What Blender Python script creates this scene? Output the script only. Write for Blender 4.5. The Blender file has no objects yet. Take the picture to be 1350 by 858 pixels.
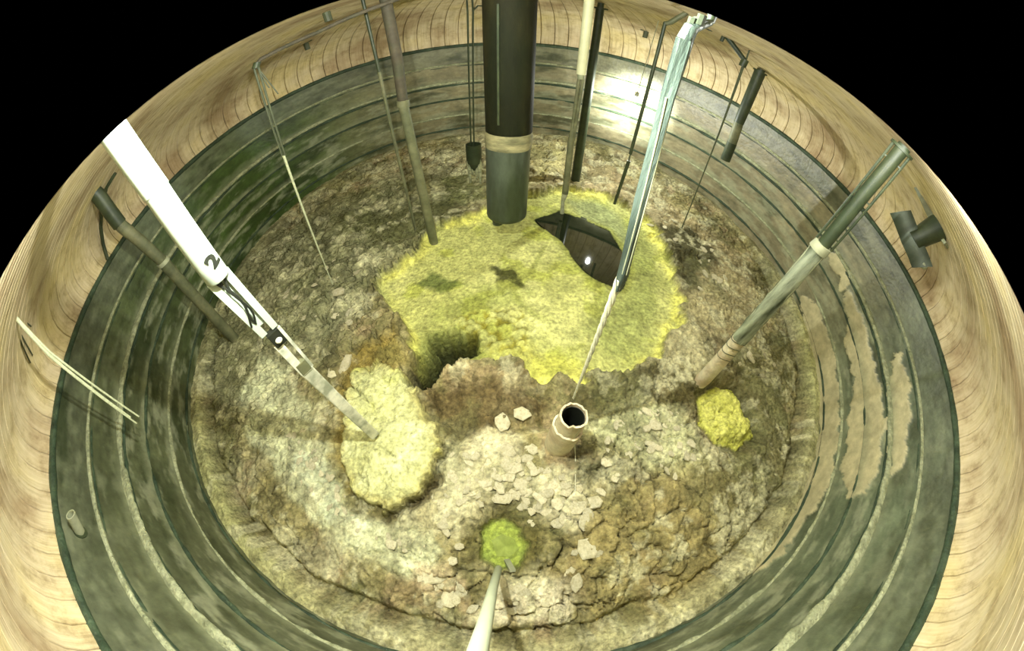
import bpy, math, random
import numpy as np
from mathutils import Vector
random.seed(4)
C = bpy.context.scene
COL = C.collection
R_ = math.radians

# ---------------------------------------------------------------- the place, in metres
TANK_R = 11.43                     # tank radius, axis at the origin, z = 0 at the waste's edge
CAM = Vector((-0.11, -8.67, 7.85)) # video camera lowered through a riser near the wall
RIM_Z = 5.68                       # top of the steel liner, where the dome springs
DOME_C = 3.1                       # rise of the dome
DOME_N = 2.4                       # roundness of its haunch

# ---------------------------------------------------------------- camera: fisheye looking straight down
cd = bpy.data.cameras.new('camera'); cam = bpy.data.objects.new('camera', cd); COL.objects.link(cam); C.camera = cam
cam.location = CAM
cd.type = 'PANO'
cd.panorama_type = 'FISHEYE_LENS_POLYNOMIAL'
cd.sensor_width = 36.0
PXRAD = 452.5                      # picture pixels per radian from the nadir
cd.fisheye_polynomial_k0 = 0; cd.fisheye_polynomial_k1 = -(1350/36)/PXRAD
cd.fisheye_polynomial_k2 = 0; cd.fisheye_polynomial_k3 = 0; cd.fisheye_polynomial_k4 = 0
cd.fisheye_fov = R_(190.4)
NX, NY = 664.0, 720.0              # the nadir in the picture
cd.shift_x = -(NX-675)/1350
cd.shift_y = (NY-429)/858

# ---------------------------------------------------------------- world, lights, exposure
w = bpy.data.worlds.new('dark_tank'); C.world = w; w.use_nodes = True
w.node_tree.nodes['Background'].inputs[0].default_value = (0, 0, 0, 1)
w.node_tree.nodes['Background'].inputs[1].default_value = 0
C.view_settings.view_transform = 'Standard'
try: C.view_settings.look = 'None'
except Exception: pass
C.view_settings.gamma = 1; C.view_settings.use_curve_mapping = False
C.view_settings.exposure = 0.0

def lamp(name, loc, power, size, color):
    l = bpy.data.lights.new(name, 'POINT'); l.energy = power; l.shadow_soft_size = size; l.color = color
    o = bpy.data.objects.new(name, l); COL.objects.link(o); o.location = loc; return o
def spot(name, loc, target, power, size, angle, blend, color):
    l = bpy.data.lights.new(name, 'SPOT'); l.energy = power; l.shadow_soft_size = size; l.color = color
    l.spot_size = R_(angle); l.spot_blend = blend
    o = bpy.data.objects.new(name, l); COL.objects.link(o); o.location = loc
    o.rotation_euler = (Vector(target)-Vector(loc)).to_track_quat('-Z', 'Y').to_euler(); return o
LIGHT = (0.97, 1.0, 0.93)
lamp('camera_lamp', CAM+Vector((-0.8, 2.2, 0.40)), 2850, 0.06, LIGHT)
lamp('fill_lamp_west', CAM+Vector((-1.0, 5.4, 0.62)), 750, 0.2, LIGHT)  # unseen fill lamp, added above the lens's field to brighten the far side
lamp('fill_lamp_east', CAM+Vector((4.0, 3.5, 0.50)), 560, 0.2, LIGHT)  # second added fill lamp, out of view, lifting the right side

# ---------------------------------------------------------------- picture point -> place
def ray(px, py):
    vx, vy = px-NX, NY-py; r = math.hypot(vx, vy) or 1e-6
    return vx/r, vy/r, r/PXRAD, r
def at_rho(px, py, rho):           # the point seen at (px, py), rho metres out from the camera's plumb line
    ux, uy, th, r = ray(px, py)
    return Vector((CAM.x+ux*rho, CAM.y+uy*rho, CAM.z-rho/math.tan(th)))
def at_z(px, py, z=0.0):
    ux, uy, th, r = ray(px, py)
    return at_rho(px, py, (CAM.z-z)*math.tan(th))
def floor_rho(px, py, z=0.0):
    return (CAM.z-z)*math.tan(ray(px, py)[2])
def at_wall(px, py, rad=TANK_R):
    ux, uy, th, r = ray(px, py)
    b = -(ux*CAM.x+uy*CAM.y); c = CAM.x**2+CAM.y**2-rad*rad
    return at_rho(px, py, b+math.sqrt(b*b-c))
def dome_z(x, y):
    q = min(0.9999, math.hypot(x, y)/TANK_R)
    return RIM_Z+DOME_C*(1-q**DOME_N)**(1/DOME_N)
def at_dome(px, py, inset=0.0):
    ux, uy, th, r = ray(px, py)
    b = -(ux*CAM.x+uy*CAM.y); c = CAM.x**2+CAM.y**2-TANK_R**2
    hi = b+math.sqrt(b*b-c); lo = 0.5
    f = lambda q: (lambda p: dome_z(p.x, p.y)-p.z)(at_rho(px, py, q))
    n = 60; prev = lo
    for i in range(1, n+1):
        q = lo+(hi-lo)*i/n
        if f(q) < 0:
            a, d = prev, q
            for _ in range(30):
                m_ = (a+d)/2
                if f(m_) < 0: d = m_
                else: a = m_
            return at_rho(px, py, a-inset)
        prev = q
    return at_rho(px, py, hi-inset)

# ---------------------------------------------------------------- noise
def hsh(ix, iy, s):
    h = (ix.astype(np.int64)*374761393+iy.astype(np.int64)*668265263+s*974634777) & 0xffffffff
    h = ((h ^ (h >> 13))*1274126177) & 0xffffffff
    h = ((h ^ (h >> 16))*2246822519) & 0xffffffff
    return ((h ^ (h >> 15)) & 0xffffff)/float(0xffffff)
def vn(x, y, s=0):
    ix, iy = np.floor(x), np.floor(y); fx, fy = x-ix, y-iy
    fx = fx*fx*(3-2*fx); fy = fy*fy*(3-2*fy)
    a, b, c, d = hsh(ix, iy, s), hsh(ix+1, iy, s), hsh(ix, iy+1, s), hsh(ix+1, iy+1, s)
    return (a+(b-a)*fx)*(1-fy)+(c+(d-c)*fx)*fy
def fbm(x, y, f, s=0, o=4, g=.5):
    t, a, n = 0, 1, 0
    for i in range(o):
        t = t+a*(vn(x*f+17.3*i, y*f-9.1*i, s+i)*2-1); n += a; a *= g; f *= 2.03
    return t/n
def voro(x, y, f, s=0):
    X, Y = x*f, y*f; ix, iy = np.floor(X), np.floor(Y)
    f1 = np.full(X.shape, 9.); f2 = np.full(X.shape, 9.); cid = np.zeros(X.shape)
    for i in (-1, 0, 1):
        for j in (-1, 0, 1):
            cx, cy = ix+i, iy+j
            dx = cx+hsh(cx, cy, s)-X; dy = cy+hsh(cx, cy, s+7)-Y
            d = np.sqrt(dx*dx+dy*dy); near = d < f1
            f2 = np.where(near, f1, np.minimum(f2, d)); cid = np.where(near, hsh(cx, cy, s+13), cid); f1 = np.where(near, d, f1)
    return f1, f2, cid
def sstep(a, b, x):
    t = np.clip((x-a)/(b-a), 0, 1); return t*t*(3-2*t)
def lin(hexs):
    v = [int(hexs[i:i+2], 16)/255 for i in (0, 2, 4)]
    return np.array([(c/12.92 if c <= .04045 else ((c+.055)/1.055)**2.4) for c in v])
def poly_sd(X, Y, poly):           # signed distance, positive inside
    P = np.array(poly, float); d = np.full(X.shape, 1e9); ins = np.zeros(X.shape, bool)
    for i in range(len(P)):
        ax, ay = P[i]; bx, by = P[(i+1) % len(P)]
        ex, ey = bx-ax, by-ay; L = ex*ex+ey*ey+1e-12
        t = np.clip(((X-ax)*ex+(Y-ay)*ey)/L, 0, 1)
        d = np.minimum(d, (X-ax-t*ex)**2+(Y-ay-t*ey)**2)
        if abs(ey) > 1e-9:
            ins ^= ((Y > ay) != (Y > by)) & (X < (Y-ay)*ex/ey+ax)
    d = np.sqrt(d); return np.where(ins, d, -d)

# ---------------------------------------------------------------- mesh helpers
class MB:
    def __init__(s): s.v = []; s.f = []
    def tube(s, pts, radii, n=16, cap=True, twist=0.0, mod=None):
        pts = [Vector(p) for p in pts]
        if not isinstance(radii, (list, tuple)): radii = [radii]*len(pts)
        b0 = len(s.v); up = None
        for i, p in enumerate(pts):
            t = (pts[min(i+1, len(pts)-1)]-pts[max(i-1, 0)]).normalized()
            if up is None:
                up = Vector((0, 1, 0)) if abs(t.y) < .9 else Vector((1, 0, 0))
            a = (up-t*up.dot(t)).normalized(); up = a; b = t.cross(a)
            for k in range(n):
                an = 2*math.pi*k/n+twist*i; r = radii[i]*(mod(k, i) if mod else 1)
                s.v.append(p+a*(math.cos(an)*r)+b*(math.sin(an)*r))
        for i in range(len(pts)-1):
            for k in range(n):
                q = b0+i*n; s.f.append((q+k, q+(k+1) % n, q+n+(k+1) % n, q+n+k))
        if cap:
            s.f.append(tuple(b0+k for k in range(n))[::-1]); q = b0+(len(pts)-1)*n
            s.f.append(tuple(q+k for k in range(n)))
        return s
    def shell(s, pts, ro, ri, n=24, rag=None):   # open hollow tube
        pts = [Vector(p) for p in pts]; ax = (pts[-1]-pts[0]).normalized()
        a = (Vector((0, 1, 0))-ax*ax.y).normalized(); b = ax.cross(a); b0 = len(s.v); m = len(pts)
        rings = [(p, ro) for p in pts]+[(p, ri) for p in pts[::-1]]
        for j, (p, r) in enumerate(rings):
            top = j in (m-1, m)
            for k in range(n):
                an = 2*math.pi*k/n
                s.v.append(p+a*(math.cos(an)*r)+b*(math.sin(an)*r)+ax*((rag(k) if rag and top else 0)))
        for j in range(len(rings)):
            for k in range(n):
                q0 = b0+j*n; q1 = b0+((j+1) % len(rings))*n
                s.f.append((q0+k, q0+(k+1) % n, q1+(k+1) % n, q1+k))
        return s
    def bar(s, p0, p1, wx, wy, ref=None, bev=0.12):  # bar with chamfered rectangular section
        p0, p1 = Vector(p0), Vector(p1); t = (p1-p0).normalized()
        ref = Vector(ref) if ref is not None else Vector((1, 0, 0))
        a = (ref-t*ref.dot(t)).normalized(); b = t.cross(a); c = bev*min(wx, wy)
        sec = [(wx-c, -wy), (wx, -wy+c), (wx, wy-c), (wx-c, wy), (-wx+c, wy), (-wx, wy-c), (-wx, -wy+c), (-wx+c, -wy)]
        b0 = len(s.v)
        for p in (p0, p1):
            for u, v in sec: s.v.append(p+a*u+b*v)
        for k in range(8): s.f.append((b0+k, b0+(k+1) % 8, b0+8+(k+1) % 8, b0+8+k))
        s.f.append(tuple(b0+k for k in range(8))[::-1]); s.f.append(tuple(b0+8+k for k in range(8)))
        return s
    def ball(s, c, r, n=12, m=8):
        c = Vector(c); b0 = len(s.v)
        for j in range(m+1):
            th = math.pi*j/m
            for k in range(n):
                an = 2*math.pi*k/n; s.v.append(c+Vector((math.sin(th)*math.cos(an), math.sin(th)*math.sin(an), math.cos(th)))*r)
        for j in range(m):
            for k in range(n):
                q = b0+j*n; s.f.append((q+k, q+n+k, q+n+(k+1) % n, q+(k+1) % n))
        return s
    def build(s, name, mat, parent=None, origin=None, sharp=35):
        o0 = origin if origin is not None else (parent['_base'] if parent is not None and '_base' in parent else (0, 0, 0))
        o0 = Vector(o0)
        me = bpy.data.meshes.new(name); me.from_pydata([tuple(Vector(v)-o0) for v in s.v], [], s.f)
        me.polygons.foreach_set('use_smooth', [True]*len(me.polygons)); me.set_sharp_from_angle(angle=R_(sharp))
        me.materials.append(mat); me.update()
        o = bpy.data.objects.new(name, me); COL.objects.link(o)
        if parent is not None: o.parent = parent
        else: o.location = o0
        return o
def tag(o, label=None, cat=None, group=None, kind=None):
    if label: o['label'] = label
    if cat: o['category'] = cat
    if group: o['group'] = group
    if kind: o['kind'] = kind
    return o
def thing(name, base, label, cat, group=None):
    o = bpy.data.objects.new(name, None); COL.objects.link(o); o.location = base; o.empty_display_size = .2
    o['_base'] = tuple(base); return tag(o, label, cat, group)
def grid_mesh(name, V, F, mat, cols=None, smooth=True):
    me = bpy.data.meshes.new(name)
    me.vertices.add(len(V)); me.vertices.foreach_set('co', np.ascontiguousarray(V, np.float32).ravel())
    me.loops.add(F.size); me.loops.foreach_set('vertex_index', np.ascontiguousarray(F, np.int32).ravel())
    me.polygons.add(len(F)); me.polygons.foreach_set('loop_start', np.arange(0, F.size, F.shape[1], dtype=np.int32))
    me.polygons.foreach_set('use_smooth', np.full(len(F), smooth))
    me.update(calc_edges=True)
    if cols is not None:
        at = me.color_attributes.new('tone', 'FLOAT_COLOR', 'POINT')
        at.data.foreach_set('color', np.concatenate([cols, np.ones((len(cols), 1))], 1).astype(np.float32).ravel())
    me.materials.append(mat)
    o = bpy.data.objects.new(name, me); COL.objects.link(o); return o

# ---------------------------------------------------------------- materials
def mat(name, hexs=None, rough=.6, metal=0., spec=.4, vary=.25, vscale=6., bump=.0, bscale=30., attr=None, hex2=None, trans=0., alpha=None, stretch=(1, 1, 1), rand=0.):
    m = bpy.data.materials.new(name); m.use_nodes = True; nt = m.node_tree; N = nt.nodes; L = nt.links
    bs = N['Principled BSDF']; bs.inputs['Roughness'].default_value = rough; bs.inputs['Metallic'].default_value = metal
    bs.inputs['Specular IOR Level'].default_value = spec
    tc = N.new('ShaderNodeTexCoord'); mp = N.new('ShaderNodeMapping'); L.new(tc.outputs['Object'], mp.inputs[0])
    mp.inputs['Scale'].default_value = stretch
    no = N.new('ShaderNodeTexNoise'); no.inputs['Scale'].default_value = vscale; no.inputs['Detail'].default_value = 7; no.inputs['Roughness'].default_value = .65
    L.new(mp.outputs[0], no.inputs['Vector'])
    mr = N.new('ShaderNodeMapRange'); mr.inputs[1].default_value = .25; mr.inputs[2].default_value = .75
    mr.inputs[3].default_value = 1-vary; mr.inputs[4].default_value = 1+vary; L.new(no.outputs['Fac'], mr.inputs[0])
    if attr:
        ca = N.new('ShaderNodeVertexColor'); ca.layer_name = attr; base = ca.outputs['Color']
    elif hex2:
        mx = N.new('ShaderNodeMix'); mx.data_type = 'RGBA'
        mx.inputs[6].default_value = (*lin(hexs), 1); mx.inputs[7].default_value = (*lin(hex2), 1)
        n2 = N.new('ShaderNodeTexNoise'); n2.inputs['Scale'].default_value = vscale*.37; n2.inputs['Detail'].default_value = 5; L.new(mp.outputs[0], n2.inputs['Vector'])
        r2 = N.new('ShaderNodeMapRange'); r2.inputs[1].default_value = .42; r2.inputs[2].default_value = .62; L.new(n2.outputs['Fac'], r2.inputs[0])
        L.new(r2.outputs[0], mx.inputs[0]); base = mx.outputs[2]
    else:
        rg = N.new('ShaderNodeRGB'); rg.outputs[0].default_value = (*lin(hexs), 1); base = rg.outputs[0]
    fac = mr.outputs[0]
    if rand:
        oi = N.new('ShaderNodeObjectInfo'); r3 = N.new('ShaderNodeMapRange'); r3.inputs[3].default_value = 1-rand; r3.inputs[4].default_value = 1+rand*.6
        L.new(oi.outputs['Random'], r3.inputs[0]); mu = N.new('ShaderNodeMath'); mu.operation = 'MULTIPLY'
        L.new(fac, mu.inputs[0]); L.new(r3.outputs[0], mu.inputs[1]); fac = mu.outputs[0]
    vm = N.new('ShaderNodeVectorMath'); vm.operation = 'SCALE'; L.new(base, vm.inputs[0]); L.new(fac, vm.inputs['Scale'])
    L.new(vm.outputs[0], bs.inputs['Base Color'])
    if bump:
        nb = N.new('ShaderNodeTexNoise'); nb.inputs['Scale'].default_value = bscale; nb.inputs['Detail'].default_value = 6; L.new(mp.outputs[0], nb.inputs['Vector'])
        bu = N.new('ShaderNodeBump'); bu.inputs['Strength'].default_value = bump; bu.inputs['Distance'].default_value = .09
        L.new(nb.outputs['Fac'], bu.inputs['Height']); L.new(bu.outputs[0], bs.inputs['Normal'])
    if trans: bs.inputs['Transmission Weight'].default_value = trans
    if alpha is not None: bs.inputs['Alpha'].default_value = alpha
    return m
M = dict(
    waste=mat('dried_waste', attr='tone', rough=.92, spec=.15, vary=.62, vscale=9, bump=1.0, bscale=8),
    wall=mat('stained_steel', attr='tone', rough=.42, spec=.45, vary=.28, vscale=3.5, bump=.18, bscale=9),
    dome=None,
    crust=mat('salt_crust', 'a4a886', rough=.9, vary=.4, vscale=9, bump=.9, bscale=14, hex2='888d6c'),
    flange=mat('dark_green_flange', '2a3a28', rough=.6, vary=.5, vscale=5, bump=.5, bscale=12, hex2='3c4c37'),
    slab=mat('pale_crust_slab', 'cdc8a8', rough=.95, vary=.25, vscale=7, bump=.5, bscale=16, hex2='bbb491', rand=.2),
    tar=mat('dark_coated_steel', '15180a', rough=.75, spec=.12, vary=.5, vscale=3, hex2='22200f', stretch=(1, 1, .25), bump=.1),
    grey=mat('dull_grey_steel', '4e574b', rough=.38, metal=.3, vary=.45, vscale=3, hex2='333c2b', stretch=(1, 1, .3)),
    green=mat('dark_green_steel', '2a3421', rough=.5, vary=.35, vscale=4, hex2='384029'),
    olive=mat('olive_pipe', '55593f', rough=.6, vary=.35, vscale=4, hex2='6c6c4f'),
    rust=mat('rusty_pipe', '453f30', rough=.75, vary=.4, vscale=5, hex2='3c3d2b'),
    pale=mat('pale_pipe', '9a9d82', rough=.6, vary=.25, vscale=4, hex2='83886a'),
    cream=mat('cream_pipe', 'd2d2a8', rough=.5, vary=.12, vscale=3),
    white=mat('white_enamel', '9fab9b', rough=.35, vary=.04, vscale=2),
    silver=mat('bare_aluminium', 'd9d9c4', rough=.45, metal=.05, vary=.2, vscale=8, hex2='8f947f'),
    galv=mat('wet_shiny_sleeve', '9aa28c', rough=.25, metal=.2, spec=.7, vary=.5, vscale=6, hex2='3d4632', bump=.4, bscale=7, stretch=(1.5, 1.5, .25)),
    teal=mat('clear_plastic_sleeve', '4b5852', rough=.35, spec=.3, vary=.5, vscale=5, hex2='28332d', stretch=(1, 1, .15), bump=.3),
    black=mat('black_rubber_and_shade', '14180f', rough=.6, vary=.2),
    band=mat('caked_band', '8a8560', rough=.8, vary=.4, vscale=4, hex2='5f5e42', stretch=(1, 1, 3)),
    dullpale=mat('smooth_pale_pole', '868c74', rough=.5, vary=.1, vscale=2),
    rope=mat('twisted_rope', 'c4c4a8', rough=.7, vary=.3, vscale=20),
    wire=mat('dull_wire', '474d37', rough=.6, vary=.2),
    wirepale=mat('whitened_wire', 'b4b996', rough=.8, vary=.3, vscale=12),
    tube=mat('crusted_tube', 'd8cfae', rough=.85, vary=.25, vscale=5, bump=.5, bscale=14, hex2='bfae8e'),
    pool=mat('dark_liquid', '1a2012', rough=.03, spec=.6, vary=.2),
    pond=mat('green_liquid', '76863a', rough=.12, spec=.5, vary=.35, vscale=6, hex2='86964a'),
)

def dome_mat():
    m = bpy.data.materials.new('form_marked_concrete'); m.use_nodes = True; nt = m.node_tree; N = nt.nodes; L = nt.links
    bs = N['Principled BSDF']; bs.inputs['Roughness'].default_value = .85; bs.inputs['Specular IOR Level'].default_value = .15
    tc = N.new('ShaderNodeTexCoord'); oi = N.new('ShaderNodeObjectInfo'); geo = N.new('ShaderNodeNewGeometry')
    mp = N.new('ShaderNodeMapping'); mp.inputs['Scale'].default_value = (.45, 9, .45); L.new(tc.outputs['Object'], mp.inputs[0])
    sc = N.new('ShaderNodeMath'); sc.operation = 'MULTIPLY'; sc.inputs[1].default_value = 173; L.new(oi.outputs['Random'], sc.inputs[0])
    cb = N.new('ShaderNodeCombineXYZ'); L.new(sc.outputs[0], cb.inputs[0]); L.new(sc.outputs[0], cb.inputs[2]); L.new(cb.outputs[0], mp.inputs['Location'])
    n1 = N.new('ShaderNodeTexNoise'); n1.inputs['Scale'].default_value = 1.6; n1.inputs['Detail'].default_value = 6; L.new(mp.outputs[0], n1.inputs['Vector'])
    n2 = N.new('ShaderNodeTexNoise'); n2.inputs['Scale'].default_value = .45; n2.inputs['Detail'].default_value = 6; L.new(geo.outputs['Position'], n2.inputs['Vector'])
    n3 = N.new('ShaderNodeTexNoise'); n3.inputs['Scale'].default_value = 2.2; n3.inputs['Detail'].default_value = 6; n3.inputs['Roughness'].default_value = .7; L.new(geo.outputs['Position'], n3.inputs['Vector'])
    def ramp(src, *st):
        r = N.new('ShaderNodeValToRGB'); e = r.color_ramp.elements
        while len(e) < len(st): e.new(.5)
        for k, (p, c) in enumerate(st): e[k].position = p; e[k].color = (*lin(c), 1)
        L.new(src, r.inputs[0]); return r.outputs[0]
    c1 = ramp(n1.outputs['Fac'], (.25, 'bcb195'), (.42, 'cfc5a6'), (.6, 'd8cfb2'), (.78, 'e2d9bc'))
    c2 = ramp(n2.outputs['Fac'], (.34, 'd2c2b4'), (.5, 'fbf4ea'), (.66, 'fff6d8'))
    c3 = ramp(n3.outputs['Fac'], (.3, 'b8ac98'), (.5, 'f4f0ea'), (.7, 'ffffff'))
    def mul(a, b, f=1.0):
        x = N.new('ShaderNodeMix'); x.data_type = 'RGBA'; x.blend_type = 'MULTIPLY'; x.inputs[0].default_value = f
        L.new(a, x.inputs[6]); L.new(b, x.inputs[7]); return x.outputs[2]
    L.new(mul(mul(c1, c2), c3, .8), bs.inputs['Base Color'])
    bu = N.new('ShaderNodeBump'); bu.inputs['Strength'].default_value = .35; bu.inputs['Distance'].default_value = .05; L.new(n1.outputs['Fac'], bu.inputs['Height']); L.new(bu.outputs[0], bs.inputs['Normal'])
    return m
M['dome'] = dome_mat()
# ---------------------------------------------------------------- the dome: form-marked concrete panels
ceiling = bpy.data.objects.new('ceiling', None); COL.objects.link(ceiling); ceiling.location = (0, 0, RIM_Z)
tag(ceiling, 'tan concrete dome with curved form-board panels above the steel wall', kind='structure')
NP = 132
da = 2*math.pi/NP
def dome_panel(seed):
    rs = random.Random(seed)
    rows = 18; cols = [(-.5, .09), (-.478, .09), (-.466, 0), (-.16, 0), (.16, 0), (.466, 0), (.478, .09), (.5, .09)]
    V, F = [], []
    for i in range(rows+1):
        ph = (math.pi/2)*(i/rows)*.985
        q = math.cos(ph)**(2/DOME_N); zz = math.sin(ph)**(2/DOME_N)*DOME_C
        for u, dep in cols:
            r = (TANK_R+dep)*q; a = u*da
            V.append((r*math.cos(a), r*math.sin(a), zz+dep*.6*math.sin(ph)))
    n = len(cols)
    for i in range(rows):
        for k in range(n-1):
            F.append((i*n+k, i*n+n+k, i*n+n+k+1, i*n+k+1))
    me = bpy.data.meshes.new('concrete_panel'); me.from_pydata(V, [], F)
    me.polygons.foreach_set('use_smooth', [True]*len(F)); me.set_sharp_from_angle(angle=R_(30)); me.materials.append(M['dome']); me.update(); return me
pm = dome_panel(1)
for i in range(NP):
    o = bpy.data.objects.new('concrete_panel', pm); COL.objects.link(o); o.parent = ceiling
    o.rotation_euler = (0, 0, i*da)
cap = MB()
cap.tube([(0, 0, RIM_Z+DOME_C-.02), (0, 0, RIM_Z+DOME_C+.1)], .9, 32)
cap.build('crown_cap', M['dome'], ceiling, origin=(0, 0, RIM_Z))

# ---------------------------------------------------------------- the wall: steel courses between ridges
wall = bpy.data.objects.new('wall_round', None); COL.objects.link(wall)
tag(wall, 'round steel tank wall in stained horizontal courses below the concrete dome', kind='structure')
ZS = [RIM_Z, 4.62, 3.55, 2.5, 1.5, .62, -.7]
NA = 1300
def wall_angle(px, py): p = at_wall(px, py); return math.atan2(p.y, p.x), p.z
flake_px = [
    [(1190,455),(1200,500),(1204,560),(1198,600),(1180,630),(1172,640),(1165,600),(1168,540),(1172,500),(1180,465)],
    [(1118,385),(1140,420),(1150,470),(1160,500),(1168,560),(1163,620),(1140,655),(1118,660),(1110,600),(1120,550),(1125,500),(1112,450)],
    [(1055,385),(1080,410),(1100,450),(1110,520),(1105,600),(1085,660),(1060,700),(1030,735),(985,770),(1000,740),(1040,690),(1075,610),(1078,520),(1062,440)],
    [(1090,325),(1110,345),(1120,370),(1112,380),(1095,350)],
]
flakes = []
for pl in flake_px:
    q = [wall_angle(*p) for p in pl]; flakes.append([((a if a > -math.pi/2 else a+2*math.pi)*TANK_R, z) for a, z in q])
for c in range(6):
    zt, zb = ZS[c], ZS[c+1]; rows = max(10, int((zt-zb)/.055))
    A = np.linspace(-math.pi/2, 1.5*math.pi, NA+1); Z = np.linspace(zt, zb, rows+1)
    a, z = np.meshgrid(A, Z); S = a*TANK_R
    ca, sa = np.cos(a)*TANK_R, np.sin(a)*TANK_R       # seamless coordinates round the ring
    pn = lambda f, s, o=4, zs=2.2: fbm(S, z*zs, f, s, o, .6)
    left = sstep(-.2, .7, np.cos(a-R_(150)))           # tinted greener towards the north-west
    base = lin('565f49')*(1-left[..., None])+lin('34471c')*left[..., None]
    right = sstep(.1, .8, np.cos(a-R_(60)))
    base = base*(1-.75*right[..., None])+lin('867c60')*.75*right[..., None]
    near = sstep(.2, .9, np.cos(a-R_(-120)))
    base = base*(1-.7*near[..., None])+lin('54563f')*.7*near[..., None]
    if c == 0: base = base*.4+lin('565b47')*.6
    base = base*(1+.4*pn(.5, 3))[..., None]
    st = np.clip(fbm(S*1.6, z*.12, 1.2, 40+c, 4)*1.6+.1, 0, 1)   # run-down streaks
    base = base*(1-.18*st[..., None])*(1.18-.24*near[..., None])*(1+.35*fbm(S, z*4, 3.2, 55+c, 4, .65))[..., None]
    sp = sstep(-.05, .45, pn(1.3, 11+c, 6, 3.2))*(.2 if c < 2 else .55)
    bl = sstep(-.05, .45, pn(.6, 21+c, 6, 3))*.75; base = base*(1-bl[..., None])+(lin('222e14')*left[..., None]+lin('393e29')*(1-left[..., None]))*bl[..., None]
    base = base*(1-sp[..., None])+lin('999d80')*sp[..., None]
    rad = np.full(a.shape, TANK_R)-.02*c
    if c >= 1:
        for fl in flakes:
            sd = poly_sd(S, z, fl)+.45*fbm(S, z*.7, 1.6, 61, 6, .62)
            m = sstep(-.01, .04, sd)
            base = base*(1-m[..., None])+(lin('b3ab85')*(1+.3*pn(2.2, 71, 4))[..., None])*m[..., None]
            rad = rad-.035*m
    low = sstep(zb+.35, zb, z+.12*fbm(S, z*2, 1.1, 31+c, 4))*(.6 if c in (1, 2, 3) else .0)
    base = base*(1-low[..., None])+lin('7f8467')*low[..., None]
    rad = rad-.012*low+.012*fbm(S, z, 2.2, 91, 3)
    V = np.stack([np.cos(a)*rad, np.sin(a)*rad, z], -1).reshape(-1, 3)
    i, k = np.meshgrid(np.arange(rows), np.arange(NA), indexing='ij'); q = (i*(NA+1)+k).ravel()
    F = np.stack([q, q+NA+1, q+NA+2, q+1], 1)
    o = grid_mesh('steel_course', V, F, M['wall'], np.clip(base.reshape(-1, 3), .004, .9)); o.parent = wall
# crusted ridges where the liquor once stood, and the flange at the top
def ridge(name, z, depth, h, material, label, seed, amp, parent):
    n, m = 900, 8; A = np.linspace(0, 2*math.pi, n, endpoint=False)
    x, y = np.cos(A)*TANK_R, np.sin(A)*TANK_R
    wob = fbm(x, y, 1.6, seed, 5); wob2 = fbm(x, y, .35, seed+5, 3)
    V = []
    for k in range(m):
        t = math.pi*k/(m-1)
        j = fbm(x, y+k*3.1, 3.2, seed+k, 4)
        rr = TANK_R+.03-(depth*(1+amp*wob+amp*.6*wob2))*math.sin(t)**.7-amp*.03*j-.02*(z < 4)
        zz = z+(h*(1+amp*wob*.6))*math.cos(t)/2+amp*.03*j
        V.append(np.stack([np.cos(A)*rr, np.sin(A)*rr, zz], -1))
    V = np.array(V).reshape(-1, 3)
    i, k = np.meshgrid(np.arange(m-1), np.arange(n), indexing='ij')
    F = np.stack([(i*n+k).ravel(), (i*n+(k+1) % n).ravel(), ((i+1)*n+(k+1) % n).ravel(), ((i+1)*n+k).ravel()], 1)
    o = grid_mesh(name, V, F, material)
    if parent: o.parent = parent
    if label: o['label'] = label
    return o
tr = ridge('trim_1', RIM_Z+.02, .13, .2, M['flange'], 'dark green flange ring where the concrete dome meets the steel wall', 3, .35, None); tr['kind'] = 'structure'
ridge('dark_ridge', 4.50, .06, .10, M['flange'], 'dark green underside of the pale line', 63, .3, wall)  # dark green strips added just under the two pale ridges
ridge('dark_ridge', 3.40, .10, .13, M['flange'], 'dark green underside of the ragged band', 73, .6, wall)
ridge('crust_ridge', 4.62, .10, .11, M['crust'], 'thin pale line of crust below the top course', 13, .3, wall)
ridge('crust_ridge', 3.55, .17, .17, M['crust'], 'thick ragged band of pale crust', 23, .7, wall)
ridge('crust_ridge', 2.5, .11, .12, M['flange'], 'dark ragged ridge at mid height', 33, .6, wall)
ridge('crust_ridge', 1.5, .13, .13, M['crust'], None, 43, .6, wall)
ridge('crust_ridge', .66, .14, .12, M['flange'], 'dark ridge just above the waste', 53, .7, wall)

# ---------------------------------------------------------------- the waste: one height field, its coloured beds split off as parts
STEP = .04
n = int(2*(TANK_R+.1)/STEP)+1
g = np.linspace(-TANK_R-.1, TANK_R+.1, n)
X, Y = np.meshgrid(g, g); RR = np.hypot(X, Y)
wx = X+.35*fbm(X, Y, .9, 301, 3)+.12*fbm(X, Y, 3.4, 303, 4); wy = Y+.35*fbm(X, Y, .9, 401, 3)+.12*fbm(X, Y, 3.4, 403, 4)
def world_poly(pts, z=0.0):
    return [(lambda p: (p.x, p.y))(at_z(px, py, z)) for px, py in pts]
def msk(pts, soft, warp, wf, seed, z=0.0):
    sd = poly_sd(X, Y, world_poly(pts, z))+warp*fbm(X, Y, wf, seed, 5, .6)
    return sstep(-soft, soft, sd), sd
BED = [(515,360),(545,330),(575,300),(620,285),(640,275),(700,262),(750,250),(790,258),(825,275),(855,310),(878,345),(892,385),(888,430),(870,465),(845,488),(820,485),(790,490),(760,505),(735,505),(705,498),(670,485),(640,500),(608,488),(560,512),(540,500),(548,470),(535,430),(512,400),(498,385)]
MOUND = [(455,520),(470,495),(500,480),(545,500),(560,535),(580,575),(583,620),(560,650),(515,680),(480,668),(458,645),(452,600),(465,560)]
CRATER = [(918,525),(945,508),(970,515),(985,540),(998,575),(975,590),(945,585),(922,560)]
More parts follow.
